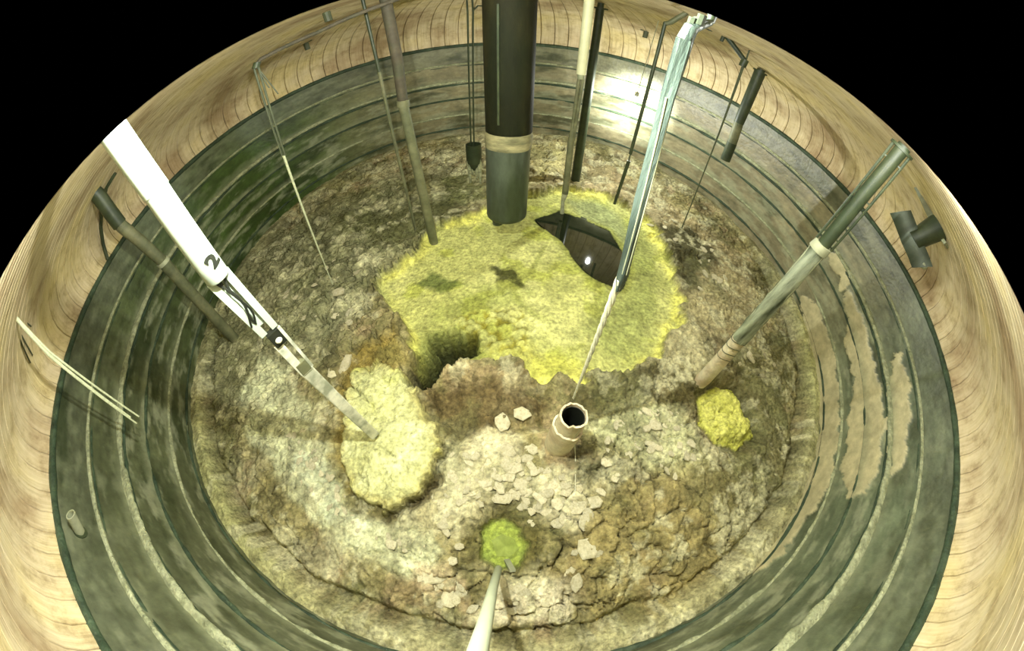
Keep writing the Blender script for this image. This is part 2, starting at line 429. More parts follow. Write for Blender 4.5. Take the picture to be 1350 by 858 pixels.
HOLLOW = [(632,700),(645,685),(665,682),(685,698),(695,720),(685,745),(655,752),(633,738)]
POOL = [(709,290),(736,277),(775,292),(800,305),(818,335),(828,355),(818,378),(790,369),(768,350),(742,320)]
bed, bed_sd = msk(BED, .06, .7, 1.0, 501, -.3)
mound, mound_sd = msk(MOUND, .05, .5, 1.3, 511, .25)
crat, crat_sd = msk(CRATER, .05, .15, 1.5, 521, -.2)
holl, holl_sd = msk(HOLLOW, .05, .2, 1.5, 531, -.4)
pool_sd = poly_sd(X, Y, world_poly(POOL, -.3))+.18*fbm(X, Y, .8, 541, 4)
# relief
H = .10*fbm(X, Y, .35, 601, 5)+.10*fbm(X, Y, 1.1, 611, 5)
f1, f2, cid = voro(wx, wy, 1.7, 5)
g1, g2, cid2 = voro(wx+.1*fbm(X, Y, 4, 47, 3), wy, 5.5, 9)
lumpy = sstep(-.25, .35, fbm(X, Y, .28, 621, 3)+.1)
crackle = sstep(0, .08, f2-f1); crackle2 = sstep(0, .13, g2-g1)
lum2 = sstep(-.15, .3, fbm(X, Y, .45, 77, 3))
rdg = 1-np.abs(fbm(wx, wy, 1.3, 651, 5, .55))*2.2
H += lumpy*(.13*(1-f1**2)+.20*(cid-.5)-.26*(1-crackle)) + (.12+.88*lum2)*(.07*(cid2-.5)-.11*(1-crackle2)) + .035*fbm(X, Y, 5, 87, 4)+.12*(rdg-.6)
Hflat = .03*fbm(X, Y, 1.4, 631, 5)+.015*fbm(X, Y, 6, 641, 3)
out = np.clip(-bed_sd, 0, 9)
bank = np.exp(-(out/.45)**2)*(1-bed)
H = H*(1-bed)+(-.32+Hflat)*bed
H = H+.10*bank
rimb = np.exp(-(np.clip(bed_sd, 0, 9)/.28)**2)*bed*sstep(-.2, .3, fbm(X, Y, .8, 651, 4)+.15)
H += rimb*(.16+.12*fbm(X, Y, 2.5, 661, 4))
knob, _ = msk([(600,415),(640,400),(690,405),(700,440),(690,470),(640,465),(605,470),(590,440)], .2, .4, 1.2, 671, -.2)
k1, k2, kc = voro(X, Y, 4.5, 15)
H += knob*(.16*(1-k1*1.3)+.1*fbm(X, Y, 3, 681, 4))
H += mound*(.30+.10*sstep(0, 1.0, mound_sd)+.05*fbm(X, Y, 2.2, 691, 5)+.03*(k2-k1))
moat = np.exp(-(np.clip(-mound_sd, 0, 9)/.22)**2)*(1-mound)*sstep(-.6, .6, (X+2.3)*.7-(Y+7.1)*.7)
H -= .35*moat
H += -.5*np.exp(-(np.clip(-crat_sd, 0, 9)/.22)**2)*(1-crat)-crat*(.34-.30*sstep(.1, .35, crat_sd)*(1+.4*fbm(X, Y, 3, 701, 4))+.05*(kc-.5))
hc = at_z(668, 705, 0); hr = np.hypot(X-hc.x, Y-hc.y)+.25*fbm(X, Y, 1.4, 711, 4)
H += -.55*np.exp(-(hr/.75)**2)
H = H*(1-holl)+(-.55+.02*fbm(X, Y, 6, 721, 3))*holl
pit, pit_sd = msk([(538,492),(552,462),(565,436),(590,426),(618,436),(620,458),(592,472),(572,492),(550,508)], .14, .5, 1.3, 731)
H -= 1.3*pit
dent, dent_sd = msk([(565,545),(575,515),(640,505),(690,490),(728,520),(722,555),(690,560),(640,555),(600,585)], .35, .6, .8, 741)
H = H-.45*dent+dent*.22*fbm(X, Y, 1.6, 751, 5)
hump, _ = msk([(655,510),(680,500),(705,520),(712,550),(680,560),(650,545)], .25, .3, 1.2, 761)
H += .35*hump
deb, deb_sd = msk([(652,355),(668,347),(690,358),(690,375),(668,378),(655,370)], .12, .35, 2.0, 771, -.3)
H += deb*(.22*fbm(X, Y, 2.6, 781, 4))
edge = sstep(.72, .93, RR/TANK_R)
ledge = sstep(10.78, 11.0, RR+.16*fbm(X, Y, .9, 791, 4))
ang = np.arctan2(Y, X)
south = np.maximum(sstep(-.1, .5, -np.sin(ang)), sstep(.75, .97, np.cos(ang-R_(-14))))                    # the rim of crust stands higher near the camera
H = H*(1-.75*ledge)
H += edge*.15*(1-south)+ledge*(.12+.34*south+.05*fbm(X, Y, 2, 801, 4))
gul = np.exp(-((RR-10.72+.2*fbm(X, Y, .9, 811, 4))/.12)**2)*south
H -= .3*gul
far = sstep(2, 8, Y)
H += far*.12*fbm(X, Y, .8, 821, 4)
H[pool_sd > 0] = np.minimum(H[pool_sd > 0], -.42)
# colours of the waste, with recesses darkened as well
def mix(c, m, hexs, var=None):
    t = lin(hexs)*(1 if var is None else (1+var)[..., None])
    return c*(1-m[..., None])+t*m[..., None]
nz = fbm(X, Y, .45, 901, 5); nz2 = fbm(X, Y, 2.2, 911, 5, .6); nz3 = fbm(X, Y, 6, 921, 3)
col = np.ones(X.shape+(3,))*lin('8a8059')
col = mix(col, sstep(-.1, .3, nz), '7a7350')
col = mix(col, sstep(.0, .35, nz2)*.6, 'a19670')
col = mix(col, sstep(.05, .4, -nz2)*.5, '5c5538')
brk = (1-bed)*(1-mound)*(1-crat)*(1-holl)
col = mix(col, sstep(.0, .3, fbm(wx, wy, .55, 1301, 6, .65))*brk*.45, 'b9b193', .2*nz3)
col = mix(col, sstep(.1, .35, fbm(wx, wy, .9, 1311, 6, .65))*brk*.5, '9c8468', .2*nz3)
col = mix(col, sstep(.08, .3, fbm(wx, wy, 1.2, 1321, 6, .7))*brk*.55, '4d4a32', .2*nz3)
lt, _ = msk([(258,420),(330,330),(470,260),(590,230),(620,290),(520,350),(480,420),(420,470),(340,500),(310,560),(270,560)], .8, 1.0, .5, 931)
col = mix(col, lt*.8, '77765a', .3*nz2)
lt2, _ = msk([(350,340),(450,290),(520,230),(640,200),(640,260),(560,300),(500,370),(420,430),(350,420)], .8, 1.2, .6, 941)
col = mix(col, lt2*sstep(-.1, .3, nz2+.3*nz3)*.75, '9c9878', .25*nz3)
for pts, hx, k, sf in [
    ([(700,185),(760,200),(840,240),(930,300),(980,350),(1000,420),(920,440),(890,370),(850,290),(790,250),(700,255)], '9a8a6b', .75, .6),
    ([(695,190),(745,195),(750,225),(700,240)], 'c2b784', .8, .4),
    ([(890,380),(960,350),(1000,400),(960,440),(900,440)], 'aa9f7a', .7, .5),
    ([(310,520),(340,480),(385,480),(405,540),(442,600),(450,660),(520,690),(565,700),(600,725),(570,760),(520,745),(470,725),(430,695),(380,640),(330,590)], 'c2c19f', .9, .25),
    ([(395,600),(440,610),(450,660),(480,690),(440,680),(410,650)], 'cdd0b4', .8, .15),
    ([(775,545),(850,515),(910,540),(925,600),(905,628),(850,622),(800,592),(765,570)], 'b4b28c', .8, .3),
    ([(600,600),(640,560),(680,580),(700,625),(760,640),(795,660),(765,705),(722,690),(680,660),(620,690),(560,700)], 'd2c7a6', .9, .25),
    ([(640,790),(700,755),(770,765),(745,805),(690,820),(620,815)], 'd6c9ac', .9, .2),
    ([(545,740),(600,735),(620,775),(580,790),(540,775)], 'bfa98a', .8, .2),
    ([(775,650),(900,620),(1000,640),(965,760),(850,830),(760,800),(720,750),(760,700)], '96875a', .8, .4),
    ([(905,600),(1000,590),(1040,480),(1045,600),(1000,720),(960,700),(900,660)], '6f6b49', .7, .4),
    ([(930,500),(990,450),(1035,440),(1040,560),(1005,600),(985,540),(960,505)], '75704e', .8, .3)]:
    m, _ = msk(pts, sf, .6, .8, 951+len(pts), 0)
    col = mix(col, m*k*(.75+.25*sstep(-.2, .2, nz2)), hx, .25*nz2+.15*(cid2-.5))
for pts, hx, k, sf in [
    ([(860,300),(915,300),(945,340),(905,395),(870,350)], '3a3a25', .85, .25),
    ([(432,290),(520,272),(600,262),(612,285),(520,325),(455,310)], '4a4a28', .75, .4),
    ([(585,235),(640,215),(640,262),(590,268)], '63673f', .7, .3),
    ([(565,545),(575,515),(640,500),(700,488),(732,520),(722,560),(690,560),(640,555),(600,585)], '5b4d31', .85, .2),
    ([(780,490),(900,470),(930,510),(905,540),(850,520),(790,545),(760,540)], '544d31', .8, .25),
    ([(440,530),(470,470),(520,440),(545,480),(500,500),(470,560),(460,640),(440,600)], '8a7639', .75, .25)]:
    m, _ = msk(pts, sf, .5, .9, 981+len(pts), 0)
    col = mix(col, m*k, hx, .3*nz2)
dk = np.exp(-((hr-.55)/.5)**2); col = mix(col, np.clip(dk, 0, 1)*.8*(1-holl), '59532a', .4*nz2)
bedc = np.ones(X.shape+(3,))*lin('a2a364')
bedc = mix(bedc, sstep(-.05, .35, fbm(X, Y, .5, 1001, 5)), 'b2b274', .15*nz2)
bedc = mix(bedc, sstep(.15, .4, fbm(X, Y, 1.1, 1011, 5))*.6, '8f9438')
rt, _ = msk([(790,262),(840,300),(870,360),(880,420),(850,470),(800,480),(770,440),(790,400),(830,360),(800,300),(760,270)], .5, .7, .8, 1021, -.3)
bedc = mix(bedc, rt*.85, '828850', .2*nz2)
far_g, _ = msk([(745,262),(790,268),(820,290),(835,330),(810,310),(770,290)], .3, .3, 1.0, 1031, -.3)
bedc = mix(bedc, far_g*.8, '828961', .2*nz2)
bedc = mix(bedc, np.clip(rimb*1.6, 0, 1), 'c6c36a', .3*nz2)
gp, _ = msk([(548,378),(570,358),(590,372),(612,375),(580,385)], .1, .3, 1.6, 1041, -.3)
bedc = mix(bedc, gp*.85, '4f5a2c')
sm, _ = msk([(600,390),(660,375),(700,385),(690,405),(620,410),(560,440),(560,420)], .3, .7, 1.2, 1051, -.3)
bedc = mix(bedc, sm*.55, '6d7438', .3*nz2)
stk, _ = msk([(694,360),(715,324),(721,322),(718,330),(702,366)], .05, .08, 2, 1061, -.3)
bedc = mix(bedc, stk*.6, '6a6e34')
ring_c = at_z(725, 372, -.3); rc = np.hypot((X-ring_c.x)/1.0, (Y-ring_c.y)/1.35)
bedc = mix(bedc, np.exp(-((rc-1.15)/.12)**2)*sstep(.2, -.6, X-ring_c.x)*sstep(.3, -.4, Y-ring_c.y)*.6, '6f7434')
bedc = mix(bedc, np.clip(knob*1.0*sstep(.35, .75, k1), 0, 1), '77722c', .3*nz2)
bedc = mix(bedc, deb*.9*sstep(-.3, .1, nz2+.2), '24260f')
ol, _ = msk([(535,470),(560,430),(600,425),(625,440),(660,470),(620,480),(560,515),(535,505)], .3, .5, 1.0, 1071)
bedc = mix(bedc, ol*.7, '5f6632', .3*nz2)
lowb, _ = msk([(620,470),(700,450),(760,470),(760,500),(700,495),(640,490)], .3, .6, 1.0, 1081)
bedc = mix(bedc, lowb*.5, 'a9a650', .35*nz2)
col = col*(1-bed[..., None])+bedc*bed[..., None]
mc = np.ones(X.shape+(3,))*lin('bbbb86')
mc = mix(mc, sstep(-.1, .4, nz2)*.7, 'c6c798'); mc = mix(mc, sstep(.0, .4, fbm(X, Y, 1.3, 1091, 4))*.6, 'b4b85a')
mc = mix(mc, np.exp(-(np.clip(mound_sd, 0, 9)/.18)**2)*.5, '96853f')
col = col*(1-mound[..., None])+mc*mound[..., None]
col = mix(col, np.clip(moat*1.1, 0, 1), '3a311a')  # shade of the crevice beside the mound put into the colour
cc = np.ones(X.shape+(3,))*lin('aead55'); cc = mix(cc, sstep(-.2, .3, nz2), 'bdbb68'); cc = mix(cc, sstep(.2, .0, crat_sd)*.7, 'a3a540')
col = col*(1-crat[..., None])+cc*crat[..., None]
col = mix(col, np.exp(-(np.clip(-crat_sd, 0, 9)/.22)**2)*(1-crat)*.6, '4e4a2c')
hcx = np.ones(X.shape+(3,))*lin('8a9646'); hcx = mix(hcx, sstep(0, .3, nz3)*.7, '68743a'); col = col*(1-holl[..., None])+hcx*holl[..., None]
col = mix(col, np.clip(pit*1.1, 0, 1)*.92, '15170a')  # darkness of the pit put into the colour besides its depth
# pale rim of crust round the edge
rimc = ledge*np.clip(.25+.75*south+.3*nz, 0, 1)
col = mix(col, rimc*.9, 'a29b76', .3*nz2)
yl = np.exp(-((ang-R_(-138))/.35)**2)+np.exp(-((ang-R_(-12))/.3)**2)
col = mix(col, ledge*np.clip(yl, 0, 1)*.6, 'b9b67c', .2*nz2)
wet = sstep(.0, .25, pool_sd+.35)*(1-sstep(-.02, .05, pool_sd)); col = mix(col, wet*.75, '7d8140')
col = mix(col, sstep(-.08, .0, pool_sd), '262a14')
brk = (1-bed)*(1-mound)*(1-crat)*(1-holl)
patch = sstep(.08, .3, fbm(X, Y, 1.6, 1201, 5, .65))*brk*(1-.85*dent)*(1-np.clip(dk, 0, 1))
col = mix(col, patch*.55, 'c9c2a0', .3*nz3); gr = sstep(.0, .35, fbm(X, Y, .7, 1211, 5, .6))*(1-bed)*(1-mound)*(1-crat)*(1-holl); col = mix(col, gr*.35, '6a6c48', .3*nz3)
tint = 1-.03*((1-bed)*(1-mound)*(1-crat)*(1-holl))
col = col*np.stack([tint, np.ones_like(tint)*1.02, tint], -1)
gain = 1.0+.18*(1-brk)-.14*mound
col = np.clip(col*(gain*(1+.28*nz3+.25*nz2))[..., None], .003, .9)
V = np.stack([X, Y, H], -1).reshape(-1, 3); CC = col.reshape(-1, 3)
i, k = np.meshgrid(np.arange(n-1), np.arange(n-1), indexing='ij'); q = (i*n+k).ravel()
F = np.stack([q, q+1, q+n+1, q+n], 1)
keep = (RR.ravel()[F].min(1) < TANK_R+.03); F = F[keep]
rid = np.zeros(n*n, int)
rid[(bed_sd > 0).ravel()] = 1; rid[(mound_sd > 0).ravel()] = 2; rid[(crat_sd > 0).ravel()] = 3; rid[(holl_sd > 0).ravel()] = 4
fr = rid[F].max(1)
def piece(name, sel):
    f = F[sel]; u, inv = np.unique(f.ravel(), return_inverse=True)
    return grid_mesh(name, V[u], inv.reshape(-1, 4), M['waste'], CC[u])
floor = piece('floor', fr == 0); tag(floor, 'cracked brown dried waste covering the bottom of the tank', kind='structure')
for r, nm, lb in [(1, 'yellow_salt_bed', 'broad sunken bed of yellow salt in the middle of the tank'),
                  (2, 'yellow_salt_mound', 'pale yellow lumpy mound below the white mast'),
                  (3, 'yellow_salt_chunk', 'bright yellow chunk in a small crater at the right'),
                  (4, 'green_hollow', 'yellow green bottom of the hollow near the foreground pole')]:
    p = piece(nm, fr == r); p.parent = floor; p['label'] = lb
def hz(x, y):
    a = int(round((y-g[0])/STEP)); b = int(round((x-g[0])/STEP)); return float(H[min(max(a, 0), n-1), min(max(b, 0), n-1)])
def ground(px, py, z=0.0):
    for _ in range(4):
        p = at_z(px, py, z); z = hz(p.x, p.y)
    return at_z(px, py, z)

# dark pool and the little green pond
def liquid(name, pts, z, material, label, cat, seed, grow=1.0):
    P = [at_z(px, py, z) for px, py in pts]; c = sum(P, Vector())/len(P); rim = []
    m = len(P)
    for i2 in range(m):
        a, b = P[i2], P[(i2+1) % m]
        for t in range(4):
            q = a.lerp(b, t/4); rim.append(c+(q-c)*grow)
    mb = MB(); mb.v = [c]+rim; mb.f = [(0, k+1, (k+1) % len(rim)+1) for k in range(len(rim))]
    b0 = len(mb.v); mb.v += [v-Vector((0, 0, .25)) for v in rim]; L = len(rim)
    mb.f += [(1+k, b0+k, b0+(k+1) % L, 1+(k+1) % L) for k in range(L)]
    return tag(mb.build(name, material, origin=c), label, cat)
liquid('liquid_pool', POOL, -.335, M['pool'], 'dark still pool lying in the yellow bed, mirroring a lamp', 'pool', 3, 1.12)
liquid('green_pond', [(648,712),(662,704),(678,710),(684,724),(672,734),(655,733)], -.525, M['pond'], 'small green puddle at the bottom of the hollow beside the foreground pole', 'puddle', 4)

# loose slabs of pale crust lying on the waste
def slab_mesh(seed):
    rs = random.Random(seed); m = rs.randint(6, 8); V2, F2 = [], []
    base = [(math.cos(2*math.pi*k/m+rs.uniform(-.25, .25))*rs.uniform(.7, 1.05), math.sin(2*math.pi*k/m+rs.uniform(-.25, .25))*rs.uniform(.5, .8)) for k in range(m)]
    for z, s in ((-.35, .95), (.18, 1.0), (.32, .82)):
        for x, y in base: V2.append((x*s, y*s, z+rs.uniform(-.06, .06)))
    for j in (0, 1):
        for k in range(m): F2.append((j*m+k, j*m+(k+1) % m, j*m+m+(k+1) % m, j*m+m+k))
    V2.append((rs.uniform(-.1, .1), rs.uniform(-.1, .1), .37)); F2 += [(2*m+k, 2*m+(k+1) % m, 3*m) for k in range(m)]
    me = bpy.data.meshes.new('crust_slab'); me.from_pydata(V2, [], F2); me.materials.append(M['slab']); me.update(); return me
SL = [slab_mesh(s) for s in range(14)]
def slab(px, py, size, rot=None, idx=None):
    p = ground(px, py)
    o = bpy.data.objects.new('crust_slab', SL[random.randrange(14) if idx is None else idx]); COL.objects.link(o); o.parent = floor
    o.location = (p.x, p.y, p.z+size*.02); size *= 1.35; o.scale = (size, size*random.uniform(.8, 1.1), size*random.uniform(.22, .4))
    o.rotation_euler = (random.uniform(-.25, .25), random.uniform(-.25, .25), random.uniform(0, 6.28) if rot is None else rot)
for px, py, s in [(782,664,.24),(776,724,.26),(757,729,.09),(790,731,.1),(668,592,.22),(700,592,.16),(662,555,.22),(690,545,.2),(618,610,.12),(596,600,.1),(445,745-90,.12),(579,661,.2),(588,700,.12),(566,700,.07),(595,740,.12),(605,720,.1),(660,655,.2),(690,640,.2),(705,622,.14),(722,650,.16),(735,665,.16),(745,640,.12),(760,672,.16),(792,648,.12),(720,676,.14),(690,668,.13),(640,640,.16),(655,628,.14),(675,618,.13),(632,662,.12),(615,645,.1),(770,775-40,.07),(700,690,.1),(597,785,.3),(570,760,.28),(660,770,.2),(672,783,.22),(760,770,.2),(750,755,.14),(895,585,.15),(880,620,.12),(890,628,.1),(840,575,.16),(815,560,.14),(830,600,.14),(862,560,.18),(800,610,.14),(812,630,.12),(905,600,.14),(1005,495,.14),(990,470,.2),(1010,470,.14),(1020,480,.12),(975,480,.1),(455,480,.25),(440,490,.2),(430,395,.3),(445,385,.25)]:
    slab(px, py, s)
ZN = [[(600,600),(700,600),(760,640),(780,690),(720,690),(640,650),(570,700)], [(340,520),(400,560),(440,620),(480,700),(600,730),(520,730),(400,650)], [(790,545),(900,540),(920,600),(860,620),(800,590)], [(640,190),(760,210),(860,270),(960,330),(980,400),(920,380),(820,260),(700,240)], [(540,730),(620,770),(760,780),(700,820),(560,800)], [(350,400),(430,340),(500,360),(460,440),(380,480)]]
for zn, cnt, s0 in zip(ZN, (70, 36, 34, 22, 28, 14), (.12, .09, .1, .14, .10, .12)):
    P = np.array(zn, float); c = 0
    while c < cnt:
        x, y = random.uniform(*[f(P[:, 0]) for f in (np.min, np.max)]), random.uniform(*[f(P[:, 1]) for f in (np.min, np.max)])
        if poly_sd(np.array([x]), np.array([y]), zn)[0] > 0:
            slab(x, y, s0*random.uniform(.5, 1.5)); c += 1

# ---------------------------------------------------------------- poles, pipes, wires
def px_path(pts, rho):             # picture points (px, py, width) on a thing rho metres out -> points, radii
    P, Rr = [], []
    for p in pts:
        x, y, wd = p[:3]; q = p[3] if len(p) > 3 else rho
        P.append(at_rho(x, y, q)); Rr.append(wd/ray(x, y)[3]*q/2)
    return P, Rr
def up_to_dome(p):                 # straight on up through the dome
    return Vector((p.x, p.y, dome_z(p.x, p.y)-.03))
def on_floor(px, py): return floor_rho(px, py, hz(*at_z(px, py)[:2]))
def ease(p0, p1, r0, r1, k=6): return [p0.lerp(p1, i/k) for i in range(k+1)], [r0+(r1-r0)*i/k for i in range(k+1)]

# big central pipe
rho = 9.5
P, Q = px_path([(672,0,74),(671,172,62),(670.5,183,62),(670,192,60),(668.5,262,54),(668,280,52.5)], rho)
t = thing('steel_pipe', P[-1], 'huge dark vertical pipe with a grey lower end hanging over the yellow bed', 'pipe')
p, r = ease(P[1], P[0], Q[1], Q[0]); p.append(up_to_dome(P[0])); r.append(Q[0])
MB().tube(p, r, 40).build('upper_section', M['tar'], t)
MB().tube([P[2]+(P[1]-P[2])*1.0, P[1].lerp(P[2], .45), P[1].lerp(P[2], .55), P[2], P[3]], [Q[1], Q[1]*1.035, Q[1]*1.035, Q[2]*1.02, Q[3]*1.02], 40).build('joint_band', M['band'], t)['label'] = 'pale caked joint band'
MB().tube([P[3], P[4], P[5]], [Q[3], Q[4], Q[5]], 40).build('lower_section', M['grey'], t)['label'] = 'dull grey lower section'
MB().tube([P[5], P[5]-Vector((0, 0, .06)), P[5]-Vector((0, 0, .12))], [Q[5], Q[5]*.98, Q[5]*.9], 40).build('end_cap', M['grey'], t)
nb = at_rho(656, 285, rho-.15); MB().tube([nb, nb-Vector((0, 0, .18)), nb-Vector((0, 0, .2)), nb-Vector((0, 0, .3))], [.13, .13, .15, .15], 20).build('drain_nozzle', M['grey'], t)
sd0, _ = px_path([(656.5,5,4),(657,165,4)], rho-.48); MB().tube(sd0, .025, 8).build('seam', M['green'], t)

# white mast with camera head and probe
rho = 3.9
P, Q = px_path([(151,172,43),(213,235,41),(216,240,38),(279,362,37)], rho)
P2 = px_path([(149,172,46),(206,252,43),(208,255,40),(286.5,364.5,36)], rho)
P, Q = P2
t = thing('white_mast', at_rho(500, 581, rho), 'glossy white round mast marked 2 with an open cable frame and long probe', 'mast')
p = [up_to_dome(P[0]), P[0]]; MB().tube(p+[P[1]], [Q[0], Q[0], Q[1]], 40).build('outer_sleeve', M['white'], t)
p, r = ease(P[1], P[3], Q[2], Q[3]); MB().tube(p+[P[3]+(P[3]-P[2])*.02], r+[r[-1]*.93], 40).build('mast_tube', M['white'], t)
axis = (P[3]-P[2]).normalized(); view = (CAM-P[3]).normalized(); side = axis.cross(view).normalized(); front = side.cross(axis).normalized()
if front.dot(view) < 0: front = -front
rm = Q[3]
def mp(px, py, off=0.0): return at_rho(px, py, rho)+front*off
for s, nm in ((-1, 'a'), (1, 'b')):
    a0 = P[3]+side*s*rm*.72; a1 = at_rho(355, 436, rho)+side*s*rm*.62
    fr_ = MB().bar(a0, a1, .045, .03, ref=side); rail = fr_.build('frame_rail', M['white'], t)
    for q in (.35, .7):
        c0 = a0.lerp(a1, q); MB().tube([c0-axis*.012, c0+axis*.012], .062, 10).build('cable_tie', M['black'], rail)
MB().bar(P[3]-front*.04, at_rho(345, 430, rho)-front*.04, .10, .012, ref=side).build('back_plate', M['white'], t)
for k, (o1, o2) in enumerate(((-.07, .02), (-.03, .05), (.03, -.02))):
    a = P[3]+side*o1+front*.02; b = at_rho(338, 424, rho)+side*o2+front*.03
    pts = [a.lerp(b, i/10)+front*(.05*math.sin(math.pi*i/10))+side*(.04*math.sin(6.28*i/10+k)) for i in range(11)]
    MB().tube(pts, .014, 8).build('cable', M['black'], t)
q0 = at_rho(358, 438, rho); q1 = at_rho(392, 474, rho); q2 = at_rho(404, 488, rho); q3 = at_rho(494, 574, rho)
hd = MB().bar(q0-axis*.02, q0.lerp(q1, .35), .085, .06, ref=side); hd.build('camera_head', M['black'], t)['label'] = 'dark box at the top of the probe'
lens = q0.lerp(q1, .2)+front*.06; MB().ball(lens, .05).build('lens', M['silver'], t)
MB().bar(q0.lerp(q1, .3)+side*.05*1, q2+side*.05, .06, .035, ref=side).build('probe_arm', M['silver'], t)
MB().bar(q0-side*.11, q2-side*.11, .022, .02, ref=side).build('guide_rod', M['silver'], t)
MB().bar(q1.lerp(q2, .2), q2+axis*.03, .085, .05, ref=side).build('clamp', M['olive'], t)
pr = MB().bar(q2, q3, .105, .05, ref=side, bev=.3).build('probe_bar', M['silver'], t)
for kx in range(26):
    c0 = q2.lerp(q3, .06+.034*kx)+front*.046-side*.03
    MB().bar(c0-side*.018, c0+side*.004, .002, .003, ref=axis).build('scale_mark', M['black'], pr) if kx % 2 == 0 else None
MB().bar(q2-side*.095+axis*.02, q3-side*.075-axis*.15, .012, .03, ref=side).build('edge_strip', M['black'], t)
MB().tube([q3, q3+axis*.06, q3+axis*.1], [.05, .045, .03], 14).build('probe_tip', M['grey'], t)
# painted figure 2 on the mast, bent onto its round face
fc = bpy.data.curves.new('figure', 'FONT'); fc.body = '2'; fc.size = .23; fc.align_x = 'CENTER'; fc.align_y = 'CENTER'; fc.offset = .013; fc.extrude = .0
fo = bpy.data.objects.new('tmp_figure', fc); COL.objects.link(fo); bpy.context.view_layer.update()
me = bpy.data.meshes.new_from_object(fo.evaluated_get(bpy.context.evaluated_depsgraph_get())); bpy.data.objects.remove(fo)
ctr = at_rho(272, 345, rho); tt = (ctr-P[2]).dot(axis); c_ax = P[2]+axis*tt
rr_ = Q[2]+(Q[3]-Q[2])*min(1, max(0, tt/(P[3]-P[2]).length))
up2 = -axis
import bmesh as _bm
bm = _bm.new(); bm.from_mesh(me); _bm.ops.triangulate(bm, faces=bm.faces[:]); _bm.ops.subdivide_edges(bm, edges=bm.edges[:], cuts=4, use_grid_fill=True)
TURN = R_(17)
sgn = 1 if side.dot(Vector((1, 0, 0))) > 0 else -1
for v in bm.verts:
    x, y = v.co.x*math.cos(TURN)-v.co.y*math.sin(TURN), v.co.x*math.sin(TURN)+v.co.y*math.cos(TURN)
    u = x*sgn; an = u/rr_+sgn*.42
    v.co = c_ax+side*(math.sin(an)*(rr_+.010))+front*(math.cos(an)*(rr_+.010))+up2*y-Vector(t['_base'])
bm.to_mesh(me); bm.free(); me.materials.clear(); me.materials.append(M['black'])
fo = bpy.data.objects.new('figure_two', me); COL.objects.link(fo); fo.parent = t; fo['label'] = 'black painted figure 2'

# olive pole behind the mast
rho = on_floor(310, 447)
P, Q = px_path([(130,258,23),(158,296,22),(185,318,21),(215,345,19),(222,353,17),(310,447,14)], rho)
t = thing('olive_pole', P[-1], 'olive flat-sided pole standing on the waste left of the white mast', 'pole')
MB().tube([P[0]+Vector((0, 0, .3)), P[0], P[1]], [Q[0], Q[0], Q[1]], 18).build('upper_tube', M['green'], t)
MB().tube([P[1], P[2], P[3]], [Q[1]*.85, Q[2]*.85, Q[3]*.85], 18).build('middle_tube', M['olive'], t)
MB().tube([P[3]-(P[3]-P[2])*.05, P[3]+(P[4]-P[3])*.3], [Q[3]*1.05]*2, 18).build('collar', M['pale'], t)
MB().tube([P[3], P[4], P[5], P[5]-Vector((0, 0, .1))], [Q[3]*.9, Q[4], Q[5], Q[5]], 18).build('lower_tube', M['olive'], t)
# loop of conduit on the dome beside it
mb = MB(); pts = [at_dome(x, y, .2) for x, y in ((152,228),(140,248),(134,275),(133,300),(136,322),(142,342))]
mb.tube(pts, .06, 10); mb2 = mb.build('dome_conduit', M['green'], origin=pts[0]); tag(mb2, 'dark green bent conduit on the dome behind the white mast', 'conduit')

# rods left of the big pipe
rho = on_floor(572, 320)
P, Q = px_path([(506,-12,17),(524,80,16),(531,132,14),(532,140,15),(572,320,11.5)], rho)
t = thing('rusty_rod', P[-1], 'thick rod, rusty above and greenish below, standing left of the big pipe', 'rod')
MB().tube([up_to_dome(P[0]), P[0], P[1], P[2]], [Q[0], Q[0], Q[1], Q[2]], 18).build('upper_tube', M['rust'], t)
MB().tube([P[2], P[3]], [Q[2]*1.25, Q[3]*1.2], 18).build('coupling', M['olive'], t)
MB().tube([P[3], P[4], P[4]-Vector((0, 0, .1))], [Q[3]*.95, Q[4], Q[4]], 18).build('lower_tube', M['olive'], t)
headB = P[0]
rho = on_floor(548, 303)
P, Q = px_path([(476,-10,5.5),(500,95,5),(515,165,4.5),(548,303,3.5)], rho)
t = thing('thin_rod', P[-1], 'thin rod standing just left of the rusty rod', 'rod')
MB().tube([up_to_dome(P[0]), P[0], P[1]], Q[0], 10).build('upper_length', M['green'], t)
MB().tube([P[1], P[2], P[3], P[3]-Vector((0, 0, .08))], [Q[1], Q[2], Q[3], Q[3]], 10).build('lower_length', M['olive'], t)

# hanging wire with its header pipe
rho = on_floor(438, 378)
A0 = at_rho(337, 86, rho); A1 = at_rho(374, 205, rho); A2 = at_rho(440, 378, rho)
t = thing('hanging_wire', A2, 'twin wire dropping from the header pipe, dark above and whitened below', 'wire')
for s in (-1, 1):
    MB().tube([A0+Vector((.05*s, 0, 0)), A1+Vector((.035*s, 0, 0))], .026, 8).build('dark_length', M['wire'], t)
MB().tube([A1, A1.lerp(A2, .4), A2], [.035, .028, .018], 8).build('white_length', M['wirepale'], t)
for dx, dy in ((30, 38), (18, 30)):
    MB().tube([A0, at_rho(337+dx, 86+dy, rho-.1)], .014, 6).build('loose_end', M['wire'], t)
B1 = at_rho(505, 6, rho); t2 = thing('header_pipe', A0, 'brown horizontal header pipe under the dome at upper left', 'pipe')
MB().tube([A0+Vector((0, 0, -.02)), A0+Vector((.12, .05, .09)), at_rho(420, 42, rho+.1), B1, at_rho(562, -14, rho+.3)], [.05, .055, .055, .06, .06], 12).build('pipe_run', M['rust'], t2)
MB().tube([A0-Vector((.02, .02, .08)), A0+Vector((.05, .02, .06))], .08, 12).build('elbow', M['green'], t2)

